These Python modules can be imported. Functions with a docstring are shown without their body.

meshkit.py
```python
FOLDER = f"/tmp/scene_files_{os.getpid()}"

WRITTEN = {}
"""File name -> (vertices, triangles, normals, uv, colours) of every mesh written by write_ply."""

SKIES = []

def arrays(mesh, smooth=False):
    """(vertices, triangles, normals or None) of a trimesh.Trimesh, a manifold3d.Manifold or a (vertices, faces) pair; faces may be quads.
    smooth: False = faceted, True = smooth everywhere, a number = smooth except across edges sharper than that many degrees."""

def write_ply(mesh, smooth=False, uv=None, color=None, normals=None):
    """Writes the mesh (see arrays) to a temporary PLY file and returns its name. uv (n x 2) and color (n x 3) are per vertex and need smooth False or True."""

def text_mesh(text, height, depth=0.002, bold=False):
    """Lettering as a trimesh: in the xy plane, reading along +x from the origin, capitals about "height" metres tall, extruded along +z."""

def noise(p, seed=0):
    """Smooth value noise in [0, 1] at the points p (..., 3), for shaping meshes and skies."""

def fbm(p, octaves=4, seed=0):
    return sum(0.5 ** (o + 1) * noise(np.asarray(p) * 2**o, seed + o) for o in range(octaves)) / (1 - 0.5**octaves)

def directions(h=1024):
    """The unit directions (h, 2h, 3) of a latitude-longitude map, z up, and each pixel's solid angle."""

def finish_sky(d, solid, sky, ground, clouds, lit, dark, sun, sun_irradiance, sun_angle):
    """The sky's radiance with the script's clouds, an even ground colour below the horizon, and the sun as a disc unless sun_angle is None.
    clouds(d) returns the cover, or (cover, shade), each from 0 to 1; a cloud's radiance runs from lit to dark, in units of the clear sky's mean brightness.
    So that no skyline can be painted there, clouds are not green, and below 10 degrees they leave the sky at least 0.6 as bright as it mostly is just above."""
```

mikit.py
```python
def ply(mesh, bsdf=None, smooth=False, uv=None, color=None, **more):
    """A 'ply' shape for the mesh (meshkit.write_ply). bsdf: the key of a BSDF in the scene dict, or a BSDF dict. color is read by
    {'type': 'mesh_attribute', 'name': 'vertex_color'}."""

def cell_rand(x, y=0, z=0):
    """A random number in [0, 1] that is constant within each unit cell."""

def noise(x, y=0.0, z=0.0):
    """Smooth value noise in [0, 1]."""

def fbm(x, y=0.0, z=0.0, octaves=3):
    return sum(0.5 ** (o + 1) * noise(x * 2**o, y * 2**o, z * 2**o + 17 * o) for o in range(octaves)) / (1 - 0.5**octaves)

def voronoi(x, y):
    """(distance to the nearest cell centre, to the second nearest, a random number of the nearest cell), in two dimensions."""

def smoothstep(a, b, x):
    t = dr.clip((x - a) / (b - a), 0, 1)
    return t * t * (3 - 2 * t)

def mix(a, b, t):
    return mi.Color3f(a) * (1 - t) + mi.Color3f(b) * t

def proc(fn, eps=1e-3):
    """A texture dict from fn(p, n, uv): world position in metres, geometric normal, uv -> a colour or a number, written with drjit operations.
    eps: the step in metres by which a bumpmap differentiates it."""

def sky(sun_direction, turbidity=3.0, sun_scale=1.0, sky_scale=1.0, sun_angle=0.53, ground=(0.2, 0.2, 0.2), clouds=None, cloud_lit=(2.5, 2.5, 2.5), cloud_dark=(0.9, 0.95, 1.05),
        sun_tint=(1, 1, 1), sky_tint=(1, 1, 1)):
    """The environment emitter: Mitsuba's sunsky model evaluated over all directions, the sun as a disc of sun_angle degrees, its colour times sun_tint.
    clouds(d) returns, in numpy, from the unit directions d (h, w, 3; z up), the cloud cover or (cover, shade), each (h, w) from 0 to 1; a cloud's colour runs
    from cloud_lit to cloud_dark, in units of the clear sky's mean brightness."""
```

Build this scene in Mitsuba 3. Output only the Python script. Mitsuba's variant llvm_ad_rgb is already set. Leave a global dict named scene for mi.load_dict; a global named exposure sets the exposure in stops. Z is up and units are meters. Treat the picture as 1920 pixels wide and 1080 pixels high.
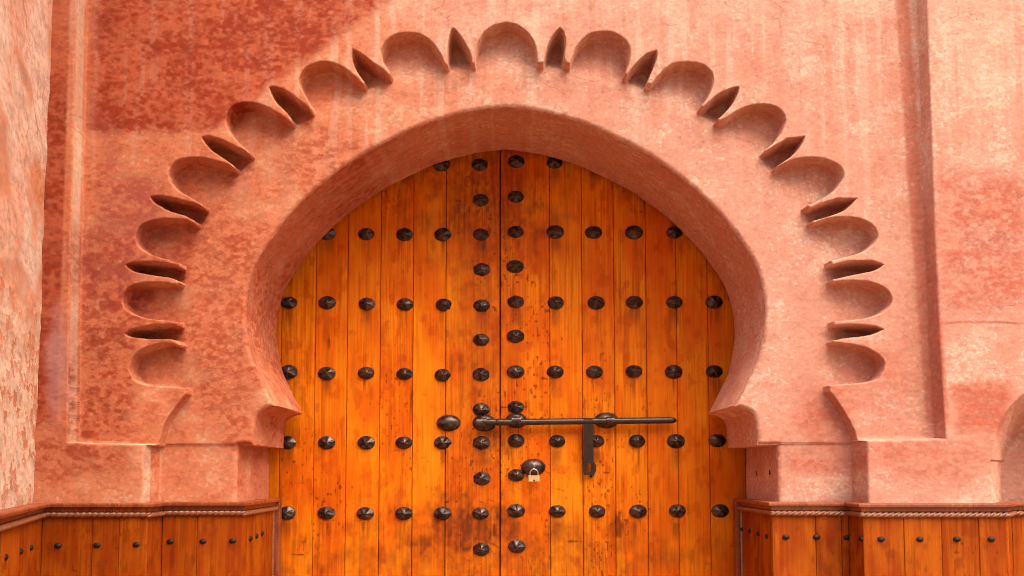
import math
import numpy as np, trimesh, drjit as dr, mitsuba as mi, manifold3d, shapely
from shapely.geometry import Polygon, LineString, box as sbox
from scipy.spatial import Delaunay, cKDTree
import meshkit, mikit
from mikit import ply, proc, noise, fbm, voronoi, smoothstep, mix, cell_rand

T = mi.ScalarTransform4f
scene, labels = {}, {}

# ------------------------------------------------------------------ camera, light, exposure
D, EYE, FOC, PITCH = 4.4, 1.6, 1584.0, math.radians(3.5)
CX, CY = -12.0, 346.0 - FOC * math.tan(PITCH)
scene['camera'] = {
    'type': 'perspective', 'fov_axis': 'x', 'fov': math.degrees(2 * math.atan(960 / FOC)),
    'to_world': T().look_at(origin=[0, -D, EYE], target=[0, -D + math.cos(PITCH), EYE + math.sin(PITCH)], up=[0, 0, 1]),
    'principal_point_offset_x': -CX / 1920, 'principal_point_offset_y': -CY / 1080, 'near_clip': 0.05, 'far_clip': 2000.0}
scene['daylight'] = mikit.sky((0.35, -0.42, 0.84), turbidity=3, sun_scale=0.24, sun_angle=54, sky_scale=0.8, clouds=lambda d: (1.0, 1 - d[..., 2]),
                              cloud_lit=(1.80, 1.78, 1.76), cloud_dark=(0.36, 0.355, 0.35), ground=(0.2, 0.11, 0.06), sun_tint=(1.03, 0.98, 0.92))
exposure = 4.5


def W(px, py, Y):
    """The point of the plane y = Y that the photograph shows at this pixel (how sizes were measured off the photo)."""
    a, b = (px - 960 - CX) / FOC, -(py - 540 - CY) / FOC
    d = np.array([a, math.cos(PITCH) - b * math.sin(PITCH), math.sin(PITCH) + b * math.cos(PITCH)])
    return np.array([0, -D, EYE]) + d * (Y + D) / d[1]


def XZ(pts, Y):
    return np.array([W(x, y, Y)[[0, 2]] for x, y in pts])


# ------------------------------------------------------------------ materials
def blob(p, cx, cz, rx, rz, edge=0.5, w=0.0):
    d = dr.sqrt(dr.square((p.x - cx) / rx) + dr.square((p.z - cz) / rz)) + w
    return 1 - smoothstep(1 - edge, 1 + edge, d)


def rect(p, x0, x1, z0, z1, e, wx=0.0, wz=0.0):
    X, Z = p.x + wx, p.z + wz
    return smoothstep(x0 - e, x0 + e, X) * (1 - smoothstep(x1 - e, x1 + e, X)) * smoothstep(z0 - e, z0 + e, Z) * (1 - smoothstep(z1 - e, z1 + e, Z))


def wall_coords(p, n):
    """Coordinates that run along the surface: the face, the upright reveals, the soffits."""
    face, up = dr.abs(n.y) > 0.5, dr.abs(n.x) > dr.abs(n.z)
    return dr.select(face, p.x, dr.select(up, p.y + 5.0, p.x)), dr.select(face | up, p.z, p.y + 9.0)


def plaster(p, n, uv):
    lat, lv = wall_coords(p, n)
    big = fbm(lat * 1.7, lv * 1.7, 3.1, 3) - 0.5
    mid = fbm(lat * 7, lv * 9, 5.2, 4) - 0.5
    trow = fbm(lat * 9 + 3 * big, lv * 26, 1.3, 3) - 0.5
    fine = fbm(lat * 55, lv * 65, 7.7, 3) - 0.5
    wx, wz = 0.14 * big + 0.12 * mid, 0.10 * mid + 0.03 * fine
    side = smoothstep(-1.1, 0.5, p.x + 0.5 * big)
    base = mix((0.80, 0.285, 0.155), (0.80, 0.375, 0.275), side)
    base = mix(base, (0.84, 0.49, 0.39), smoothstep(3.70, 4.15, p.z + 0.5 * mid) * smoothstep(-0.9, -0.3, p.x) * 0.6)
    base = mix(base, (0.84, 0.50, 0.39), smoothstep(3.30, 3.95, p.z + 0.4 * big) * smoothstep(2.2, 2.35, p.x) * 0.8)
    # thin and thick places of the lime wash, brushed more across than down
    wash = fbm(lat * 36 + 2 * mid, lv * 52 + 2 * big, 12.7, 4) - 0.5
    base = mix(base, mix((0.86, 0.43, 0.27), (0.88, 0.58, 0.46), side), smoothstep(0.02, 0.17, 0.7 * mid + 0.8 * wash) * 0.5)
    base = mix(base, mix((0.66, 0.160, 0.075), (0.74, 0.310, 0.215), side), smoothstep(0.03, 0.17, 0.7 * wash - 0.5 * mid + 0.4 * trow) * 0.5)
    fleck = smoothstep(0.10, 0.24, fbm(lat * 62, lv * 80, 19.3, 3) - 0.5 + 0.5 * mid)
    base = mix(base, mix((0.88, 0.50, 0.33), (0.90, 0.68, 0.57), side), fleck * 0.65)
    base = mix(base, mix((0.62, 0.15, 0.07), (0.70, 0.25, 0.17), side), smoothstep(0.12, 0.26, fbm(lat * 55, lv * 70, 25.3, 3) - 0.5 - 0.4 * mid) * 0.5)
    # rain runs
    run = fbm(lat * 26 + 0.6 * mid, p.z * 1.6, 15.1, 3) - 0.5
    base = mix(base, (0.88, 0.60, 0.48), smoothstep(0.06, 0.2, run) * smoothstep(2.6, 4.0, p.z + 1.2 * big) * 0.45)
    base = mix(base, (0.62, 0.20, 0.11), smoothstep(0.08, 0.22, -run) * smoothstep(2.8, 4.2, p.z + 1.6 * big) * 0.35)
    # stains left by old colour washes, and some painted light and shade
    mot = smoothstep(-0.20, 0.17, 0.45 * mid + 0.5 * fine + 0.35 * trow + 0.7 * wash)
    diag = (-0.72 + (p.z - 4.06) * 1.25) - p.x
    s1 = smoothstep(-0.05, 0.10, diag + 0.5 * wx) * smoothstep(3.36, 3.48, p.z + 1.8 * wz) * smoothstep(-2.32, -2.15, p.x)
    red = s1 * (0.66 + 0.34 * mot)
    red = dr.maximum(red, rect(p, -2.6, -2.288, 1.80, 6.5, 0.012, 0.0, 1.5 * wx) * (1 - 0.45 * smoothstep(3.5, 3.95, p.z + wx)) * (0.70 + 0.30 * mot))
    red = dr.maximum(red, rect(p, -2.26, -1.93, 1.74, 2.9, 0.08, wx, wz) * (0.3 + 0.6 * mot))
    red = dr.maximum(red, blob(p, -1.50, 2.45, 0.30, 0.75, 0.5, 1.6 * mid) * (0.15 + 0.55 * mot))
    red = dr.maximum(red, blob(p, -1.05, 3.27, 0.42, 0.22, 0.6, 1.6 * mid) * (0.1 + 0.55 * mot))
    red = dr.maximum(red, blob(p, -1.75, 3.05, 0.55, 0.35, 0.6, 1.5 * mid) * (0.1 + 0.35 * mot))
    red = dr.maximum(red, blob(p, -2.22, 1.68, 0.34, 0.11, 0.5, 1.2 * mid) * (0.2 + 0.55 * mot))
    pinkred = rect(p, 2.25, 2.75, 2.42, 3.18, 0.12, wx, wz) * (0.15 + 0.75 * mot)
    pinkred = dr.maximum(pinkred, rect(p, 2.28, 2.57, 1.80, 2.06, 0.05, wx, wz) * (0.55 + 0.4 * mot))
    pinkred = dr.maximum(pinkred, blob(p, 2.15, 1.68, 0.36, 0.12, 0.5, mid) * (0.2 + 0.5 * mot))
    pinkred = dr.maximum(pinkred, blob(p, 1.70, 1.90, 0.16, 0.20, 0.5, mid) * (0.3 + 0.5 * mot))
    pinkred = dr.maximum(pinkred, blob(p, 1.66, 1.66, 0.22, 0.08, 0.6, mid) * (0.2 + 0.6 * mot))
    pinkred = dr.maximum(pinkred, blob(p, 1.95, 2.05, 0.22, 0.26, 0.5, mid) * (0.15 + 0.4 * mot))
    pinkred = dr.maximum(pinkred, (1 - smoothstep(0.022, 0.05, dr.abs(p.x - 2.135 - 0.042 * (4.08 - p.z)))) * smoothstep(1.78, 1.9, p.z) * (0.45 + 0.35 * mot))  # red stain along the right step, with the shade of its facing painted in
    pur = dr.maximum(rect(p, -2.20, -1.83, 2.86, 3.17, 0.035, wx * 0.6, wz) * (0.35 + 0.6 * mot), blob(p, -2.06, 2.70, 0.26, 0.22, 0.6, mid) * (0.2 + 0.5 * mot))
    pur = dr.maximum(pur, rect(p, -2.16, -2.05, 3.2, 3.5, 0.05, wx, wz) * 0.5)
    base = mix(base, (0.90, 0.66, 0.48), smoothstep(-0.098, -0.086, p.y) * (1 - smoothstep(-0.03, -0.012, p.y)) * (1 - smoothstep(-1.82, -1.80, p.x)) * smoothstep(1.40, 1.44, p.z) * (0.5 + 0.4 * smoothstep(-0.1, 0.1, wash)))  # pale left returns: worn wash, plus the light on right-facing faces painted in
    c = mix(base, mix((0.52, 0.085, 0.028), (0.35, 0.034, 0.007), mot), red * 0.97)
    c = mix(c, (0.56, 0.115, 0.062), pinkred * 0.9)
    c = mix(c, (0.42, 0.085, 0.068), pur * 0.75)
    c = mix(c, (0.62, 0.30, 0.30), blob(p, -2.30, 2.17, 0.05, 0.22, 0.6, 1.4 * mid) * 0.75)
    # trowel scuffs, fine cracks and specks
    v1, v2, _ = voronoi(lat * 5.5 + 1.2 * mid, lv * 6.5 + 1.2 * big)
    crack = (1 - smoothstep(0.0, 0.035, v2 - v1)) * smoothstep(0.02, 0.22, fbm(lat * 2.3, lv * 2.1, 9.4, 2) - 0.42)
    c = mix(c, (0.36, 0.09, 0.045), crack * smoothstep(0.40, 0.62, noise(lat * 9, lv * 9, 31.0)) * 0.5)
    sp = smoothstep(0.80, 0.90, noise(lat * 70, lv * 80, 3.3)) * smoothstep(0.55, 0.75, noise(lat * 4, lv * 4, 8.8))
    c = mix(c, (0.38, 0.11, 0.06), sp * 0.5)
    # a long joint across the right end, and old nail holes in the right jamb
    c = mix(c, (0.55, 0.17, 0.10), (1 - smoothstep(0.003, 0.010, dr.abs(p.z - 2.365 - 0.02 * big - 0.012 * mid))) * smoothstep(2.2, 2.26, p.x) * (0.4 + 0.5 * mot))
    hole = dr.maximum(blob(p, 1.43, 1.60, 5.0, 0.014, 0.3) * (1 - smoothstep(0.012, 0.02, dr.abs(p.y - 0.23))), blob(p, 1.43, 1.595, 5.0, 0.016, 0.3) * (1 - smoothstep(0.012, 0.022, dr.abs(p.y - 0.48))))
    c = mix(c, (0.10, 0.03, 0.02), hole * smoothstep(1.2, 1.3, p.x) * (1 - smoothstep(1.5, 1.6, p.x)) * smoothstep(0.3, 0.5, noise(p.y * 90, p.z * 90, 4.0)))
    g = noise(lat * 95, lv * 115, 2.2) - 0.5
    h = fbm(p.x * 30, p.z * 75, p.y * 30, 2) - 0.5
    return 0.56 * c * dr.maximum(1 + 0.34 * fine + 0.18 * trow + 0.22 * g + 0.20 * h, 0.2)


def plaster_bump(p, n, uv):
    lat, lv = wall_coords(p, n)
    return 0.55 * fbm(lat * 14, lv * 20, 2.0, 3) + 0.30 * fbm(lat * 60, lv * 70, 4.0, 2) + 0.15 * noise(lat * 160, lv * 160, 6.0)


def old_plaster(p, n, uv):
    s = -p.y * 0.46
    mid = fbm(s * 5, p.z * 4, 2.2, 4) - 0.5
    fine = fbm(s * 60, p.z * 52, 4.4, 3) - 0.5
    big = fbm(s * 2.2, p.z * 1.5, 6.6, 3) - 0.5
    c = mix((0.80, 0.43, 0.31), (0.84, 0.60, 0.49), smoothstep(-0.12, 0.12, mid + 0.5 * big))
    c = mix(c, (0.68, 0.25, 0.12), smoothstep(0.03, 0.17, fbm(s * 6, p.z * 5, 9.1, 4) - 0.5 + 0.4 * fine) * 0.75)
    low = 1 - smoothstep(1.9, 2.7, p.z + 0.9 * mid)
    v1, v2, r = voronoi(s * 24 + 3 * mid + 1.2 * fine, p.z * 22 + 3 * fine)
    line = 1 - smoothstep(0.03, 0.20, v2 - v1)
    c = mix(c, mix((0.86, 0.66, 0.50), (0.60, 0.20, 0.095), smoothstep(0.25, 0.75, r + 0.8 * mid)), low * 0.7)
    c = mix(c, (0.86, 0.64, 0.50), line * low * 0.8)
    w1, w2, _ = voronoi(s * 7 + 5 * mid, p.z * 5 + 4 * mid)
    c = mix(c, (0.50, 0.14, 0.06), (1 - smoothstep(0.0, 0.07, w2 - w1)) * smoothstep(2.4, 2.9, p.z + big) * smoothstep(0.0, 0.12, big) * 0.6)
    return 0.57 * c * dr.maximum(1 + 1.1 * fine, 0.3)


def old_bump(p, n, uv):
    s = -p.y * 0.4
    v1, v2, r = voronoi(s * 24, p.z * 22 + 2 * noise(s * 9, p.z * 9))
    return 0.6 * fbm(s * 12, p.z * 12, 2.0, 4) + 0.10 * smoothstep(0.0, 0.2, v2 - v1) * (1 - smoothstep(1.9, 2.6, p.z))


STUD_X = [float(W(px, 700, 0.775)[0]) for px in (539, 612, 685, 758, 831, 902, 967, 1042, 1116, 1191, 1266, 1343)]
ROW0, ROWD = float(W(950, 437, 0.775)[2]), float(W(950, 437, 0.775)[2] - W(950, 568.3, 0.775)[2])


GOUGES = [tuple(float(v) for v in (*W(px, py, 0.775)[[0, 2]], rx, rz)) for px, py, rx, rz in ((617, 642, 0.010, 0.055), (771, 745, 0.007, 0.05), (1160, 985, 0.030, 0.075), (560, 1040, 0.035, 0.004), (1075, 1015, 0.05, 0.005))]


def wood_fn(seed, a, b, dark):
    def f(p, n, uv):
        lat = p.x + 0.9 * p.y
        w = noise(lat * 6 + seed, p.z * 1.4, seed) * 0.35
        g = fbm(lat * 70 + 9 * w, p.z * 2.2, seed, 3)
        g2 = fbm(lat * 230 + 9 * w, p.z * 4.0, seed + 3.0, 2)
        cloud = fbm(lat * 8, p.z * 4.0, seed + 7.0, 4)
        c = mix(a, b, smoothstep(0.36, 0.64, 0.4 * g + 0.6 * cloud))
        c = mix(c, dark, smoothstep(0.54, 0.74, g) * 0.6)
        c = mix(c, dark, smoothstep(0.56, 0.70, fbm(lat * 24, p.z * 13.0, seed + 11.0, 4)) * 0.42)
        near = blob(p, 0.0, 1.35, 0.75, 0.45, 0.7, 1.2 * (cloud - 0.5))
        dent = smoothstep(0.80, 0.87, noise(lat * 85, p.z * 45, seed)) * smoothstep(0.47, 0.72, fbm(lat * 3.1, p.z * 3.0, 4.0, 2) + 0.12 * near)
        c = mix(c, (0.13, 0.022, 0.004), dent * 0.7)
        scr = smoothstep(0.955, 0.985, 1 - dr.abs(noise(lat * 9 + p.z * 9, p.z * 55 + lat * 22, seed) - 0.5) * 2) * smoothstep(0.58, 0.70, noise(lat * 5, p.z * 5, 2.0)) * near
        c = mix(c, (0.16, 0.03, 0.006), scr * 0.6)
        # a knot and two gouges
        for gx, gz_, rx, rz in GOUGES:
            gg = blob(p, gx, gz_, rx, rz, 0.5, 1.4 * (fbm(lat * 60, p.z * 22, 13.0, 2) - 0.5))
            c = mix(c, (0.12, 0.022, 0.005), gg * smoothstep(0.5, 0.6, p.y) * 0.75)
        # rust and polish-dirt that has run down from each boss
        dx = mi.Float(9)
        for xc in STUD_X:
            dx = dr.minimum(dx, dr.abs(p.x - xc + 0.010 * (noise(p.z * 9, xc * 7.0) - 0.5)))
        row = (ROW0 - p.z) / ROWD
        below = row - dr.floor(row)
        rust = (1 - smoothstep(0.012, 0.050, dx)) * smoothstep(0.02, 0.10, below) * (1 - smoothstep(0.12, 0.42, below)) * smoothstep(0.42, 0.66, noise(dr.floor(row) * 3.7, dr.floor(p.x * 5.0) * 1.9, seed * 0 + 2.0) * 0.6 + 0.5 * fbm(lat * 60, p.z * 7, 8.0, 2))
        c = mix(c, (0.15, 0.028, 0.006), rust * smoothstep(0.5, 0.6, p.y) * 0.6)
        # grime where hands and the bolt have worn the leaves; painted shade up top
        mid = fbm(lat * 11, p.z * 11, 1.0, 3) - 0.5
        gr = blob(p, -0.23, 1.26, 0.36, 0.17, 0.7, 1.8 * mid) * 0.75
        gr = dr.maximum(gr, blob(p, -0.10, 1.80, 0.13, 0.12, 0.7, 1.6 * mid) * 0.75)
        gr = dr.maximum(gr, blob(p, -0.12, 3.28, 0.36, 0.34, 0.7, 1.4 * mid) * 0.5)  # darkening below the arch crown: the shade there painted into the wood
        gr = dr.maximum(gr, blob(p, -0.15, 2.2, 0.17, 1.1, 0.7, 1.4 * mid) * 0.38)
        gr = dr.maximum(gr, blob(p, -0.1, 1.08, 1.1, 0.24, 0.7, 1.8 * mid) * 0.42)
        gr *= smoothstep(0.5, 0.6, p.y)
        c = mix(c, (0.17, 0.038, 0.010), dr.minimum(gr * (0.15 + 1.0 * fbm(lat * 45, p.z * 30, 3.0, 2) + 0.75 * fbm(lat * 75, p.z * 3.5, 5.0, 3)), 1))
        return c * mi.Color3f(0.93, 0.76, 0.6) * (0.62 + 0.44 * g2)
    return f


def wood_bump(p, n, uv):
    lat = p.x + 0.9 * p.y
    return 0.6 * fbm(lat * 90, p.z * 2.5, 1.0, 3) + 0.4 * fbm(lat * 20, p.z * 5, 2.0, 2)


def bsdf(name, col, rough, bump=None, scale=0.002, eps=1e-3, **kw):
    b = {'type': 'principled', 'base_color': proc(col) if callable(col) else {'type': 'rgb', 'value': list(col)}, 'roughness': rough, **kw}
    if bump is not None:
        b = {'type': 'bumpmap', 'arbitrary': proc(bump, eps), 'scale': scale, 'bsdf': b}
    scene[name] = {'type': 'twosided', 'bsdf': b}


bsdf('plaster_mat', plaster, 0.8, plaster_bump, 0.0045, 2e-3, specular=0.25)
bsdf('old_plaster_mat', old_plaster, 0.85, old_bump, 0.010, 2e-3, specular=0.2)
TONES = [((0.72, 0.160, 0.003), (0.85, 0.290, 0.006), (0.46, 0.062, 0.002)),
         ((0.75, 0.180, 0.003), (0.87, 0.320, 0.008), (0.48, 0.070, 0.002)),
         ((0.68, 0.140, 0.002), (0.81, 0.250, 0.005), (0.42, 0.055, 0.002)),
         ((0.72, 0.168, 0.003), (0.83, 0.280, 0.006), (0.48, 0.068, 0.002))]
TONES += [((0.27, 0.046, 0.004), (0.40, 0.108, 0.006), (0.15, 0.022, 0.003)), ((0.29, 0.052, 0.005), (0.43, 0.122, 0.008), (0.17, 0.026, 0.003))]
for i, t in enumerate(TONES):
    bsdf(f'wood_mat_{i}', wood_fn(3.7 * i + 1.0, *t), 0.55, wood_bump, 0.0016, 1e-3, specular=0.08)
bsdf('trim_mat', wood_fn(21.0, (0.22, 0.055, 0.018), (0.31, 0.092, 0.033), (0.13, 0.028, 0.009)), 0.38, wood_bump, 0.0008, 1e-3, specular=0.5, clearcoat=0.4)
bsdf('rope_mat', lambda p, n, uv: mix((0.13, 0.036, 0.015), (0.26, 0.095, 0.045), fbm(p.x * 60, p.z * 60, p.y * 60, 2)), 0.34, specular=0.6, clearcoat=0.5)
bsdf('stile_mat', wood_fn(33.0, (0.30, 0.050, 0.006), (0.42, 0.085, 0.010), (0.20, 0.030, 0.004)), 0.5, wood_bump, 0.001, 1e-3, specular=0.35)
bsdf('iron_mat', lambda p, n, uv: mix((0.018, 0.010, 0.010), (0.080, 0.046, 0.040), smoothstep(0.35, 0.7, fbm(p.x * 45, p.z * 45, p.y * 45, 3))), 0.30, specular=0.8, metallic=0.5)
bsdf('bar_mat', lambda p, n, uv: mix((0.010, 0.006, 0.006), (0.030, 0.015, 0.013), fbm(p.x * 40, p.z * 40, 0.0, 3)), 0.30, specular=0.55, metallic=0.1)
bsdf('hasp_mat', lambda p, n, uv: mix((0.012, 0.006, 0.005), (0.042, 0.018, 0.012), fbm(p.x * 55, p.z * 55, 3.0, 3)), 0.45, specular=0.3)
bsdf('nail_mat', (0.012, 0.008, 0.007), 0.55, specular=0.25)
bsdf('brass_mat', lambda p, n, uv: mix((0.60, 0.46, 0.25), (0.44, 0.30, 0.13), noise(p.x * 120, p.z * 200)), 0.35, metallic=0.25)
bsdf('steel_mat', (0.42, 0.40, 0.40), 0.28, metallic=0.9)
bsdf('ground_mat', lambda p, n, uv: mix((0.19, 0.095, 0.048), (0.26, 0.135, 0.07), fbm(p.x * 3, p.y * 3, 0.0, 4)), 0.8, specular=0.3)


# ------------------------------------------------------------------ helpers
def num(key):
    if key not in scene and key not in labels:
        return key
    k = 1
    while f'{key}_{k:03d}' in scene or f'{key}_{k:03d}' in labels:
        k += 1
    return f'{key}_{k:03d}'


def add(key, mesh, mat, smooth=False, **more):
    key = num(key)
    scene[key] = ply(mesh, mat, smooth, **more)
    return key


def tag(key, label, category=None, group=None, kind=None):
    labels[key] = {k: v for k, v in (('label', label), ('category', category), ('group', group), ('kind', kind)) if v}


def cbox(x0, x1, y0, y1, z0, z1, c=0.003):
    pts = []
    for sx in (0, 1):
        for sy in (0, 1):
            for sz in (0, 1):
                q = np.array([(x0, x1)[sx], (y0, y1)[sy], (z0, z1)[sz]], float)
                inn = np.array([1 - 2 * sx, 1 - 2 * sy, 1 - 2 * sz]) * c
                for k in range(3):
                    m = inn.copy(); m[k] = 0
                    pts.append(q + m)
    return trimesh.convex.convex_hull(np.array(pts))


def lathe(prof, n=32):
    """prof: (r, h); axis towards -y (out of the door)."""
    return trimesh.creation.revolve(np.array(prof), sections=n)


def face_out(m, x, y, z, sx=1.0, sz=1.0):
    """A mesh built along +z is turned to stand out of the door (towards -y), scaled and placed."""
    m = m.copy()
    v = m.vertices
    m.vertices = np.stack([v[:, 0] * sx + x, -v[:, 2] + y, v[:, 1] * sz + z], 1)
    return m


def tube_mesh(P, R, n=14, cap=True):
    P = np.asarray(P, float); R = np.broadcast_to(R, (len(P),))
    t = np.gradient(P, axis=0); t /= np.linalg.norm(t, axis=1, keepdims=True)
    ref = np.eye(3)[np.argmin(np.abs(t).max(0))]
    V = []
    for p, d, r in zip(P, t, R):
        a = np.cross(d, ref); a /= np.linalg.norm(a); b = np.cross(a, d)
        th = np.arange(n) * 2 * np.pi / n
        V.append(p + r * (np.cos(th)[:, None] * a + np.sin(th)[:, None] * b))
    V = np.vstack(V); F = []
    for i in range(len(P) - 1):
        for j in range(n):
            a, b, c, d = i * n + j, i * n + (j + 1) % n, (i + 1) * n + (j + 1) % n, (i + 1) * n + j
            F += [[a, b, c], [a, c, d]]
    if cap:
        F += [[0, j + 1, j] for j in range(1, n - 1)]
        o = (len(P) - 1) * n
        F += [[o, o + j, o + j + 1] for j in range(1, n - 1)]
    m = trimesh.Trimesh(V, F, process=False)
    m.fix_normals() if False else None
    return m


def catmull(pts, per=10):
    pts = np.asarray(pts, float)
    if len(pts) < 3:
        return pts
    P = np.vstack([2 * pts[0] - pts[1], pts, 2 * pts[-1] - pts[-2]])
    out = []
    for i in range(1, len(P) - 2):
        p0, p1, p2, p3 = P[i - 1:i + 3]
        a = [np.linalg.norm(q - p) ** 0.5 + 1e-9 for p, q in ((p0, p1), (p1, p2), (p2, p3))]
        t0, t1 = 0, a[0]; t2 = t1 + a[1]; t3 = t2 + a[2]
        for t in np.linspace(t1, t2, per, endpoint=False):
            A1 = (t1 - t) / (t1 - t0) * p0 + (t - t0) / (t1 - t0) * p1
            A2 = (t2 - t) / (t2 - t1) * p1 + (t - t1) / (t2 - t1) * p2
            A3 = (t3 - t) / (t3 - t2) * p2 + (t - t2) / (t3 - t2) * p3
            B1 = (t2 - t) / (t2 - t0) * A1 + (t - t0) / (t2 - t0) * A2
            B2 = (t3 - t) / (t3 - t1) * A2 + (t - t1) / (t3 - t1) * A3
            out.append((t2 - t) / (t2 - t1) * B1 + (t - t1) / (t2 - t1) * B2)
    out.append(pts[-1])
    return np.array(out)


# ------------------------------------------------------------------ the gate wall
FR, PIER, YREV, YDOOR = -0.10, 0.08, 0.69, 0.775      # depths of the frame, the pier and arch band, the reveal's end, the door
# scallop outline, left half, measured from the bottom upward: lobes (L) and pointed slits (S), on the panel plane
L7 = [(348, 728), (334, 726.7), (301.5, 723.7), (269, 720.6), (254.6, 714.5), (245.5, 703.3), (243, 691), (246, 677), (253.6, 664.6), (266.8, 654.4), (287.2, 646.3), (309.6, 643.5), (326, 645.3), (337, 650)]
S7 = [[(339, 646), (330, 640), (319.8, 636), (291.3, 636), (260.7, 634), (238.3, 629), (235.3, 626)], [(235.3, 626), (242.4, 619.8), (260.7, 613.7), (285.2, 609.6), (309.6, 608.6), (326, 609.6), (335, 611)]]
L6 = [(335, 605), (317.8, 601.5), (291.3, 599.2), (266.8, 595), (246.5, 587.5), (233.5, 577), (228, 565), (229, 555), (235, 544.4), (246.5, 535.3), (264.8, 530), (291.3, 529), (315.7, 530.5), (332, 534)]
S6 = [[(335.4, 529), (322, 521.5), (297.8, 518), (269, 513), (246.8, 507), (238, 500.5), (236, 497)], [(236, 497), (240, 494), (253, 491), (277.4, 490), (301.8, 491.7), (322, 495.5), (337, 500)]]
L5 = [(336.5, 494), (314, 486.6), (291.6, 480.5), (271.3, 471.4), (258, 460), (253.4, 447), (256, 433.7), (263, 422.5), (277.4, 414.8), (297.8, 410.5), (322, 409.2), (346.6, 412.3), (364, 419)]
S5 = [[(366, 415), (361, 411.5), (346.6, 404.5), (322, 397), (301.8, 386.8), (286.5, 377.7), (281.5, 369)], [(281.5, 369), (287, 366.8), (306, 367), (330.3, 371.6), (354.8, 377.7), (370, 382.5), (380, 388)]]
L4 = [(381, 384), (368.9, 377.4), (350.4, 366.3), (331.9, 355), (320, 343), (315.5, 329), (318.5, 315), (326.3, 304), (341, 297), (363.3, 294.5), (385.6, 296), (409.6, 302.4), (428, 308.5), (438, 315)]
S4 = [[(440, 312), (435.6, 308.8), (424.4, 300.6), (407.8, 289.4), (391, 276.5), (381, 264.4), (378, 257)], [(378, 257), (388, 254.6), (406, 258), (424.4, 265.4), (446.7, 277), (460, 283.5), (466, 289)]]
L3 = [(468.5, 286), (455.5, 275), (437, 256.5), (426, 239.8), (422.8, 226), (426, 210), (435, 199), (450, 192.3), (470.4, 191.2), (492.6, 196.3), (511, 205.6), (529.6, 216), (545, 229)]
S3 = [[(547, 224), (541.7, 216), (529.6, 202.8), (514.8, 187), (507, 172), (505, 163.5)], [(505, 163.5), (513.5, 161.5), (529.6, 166), (548, 177), (564.8, 190), (577, 199), (582, 207)]]
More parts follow.
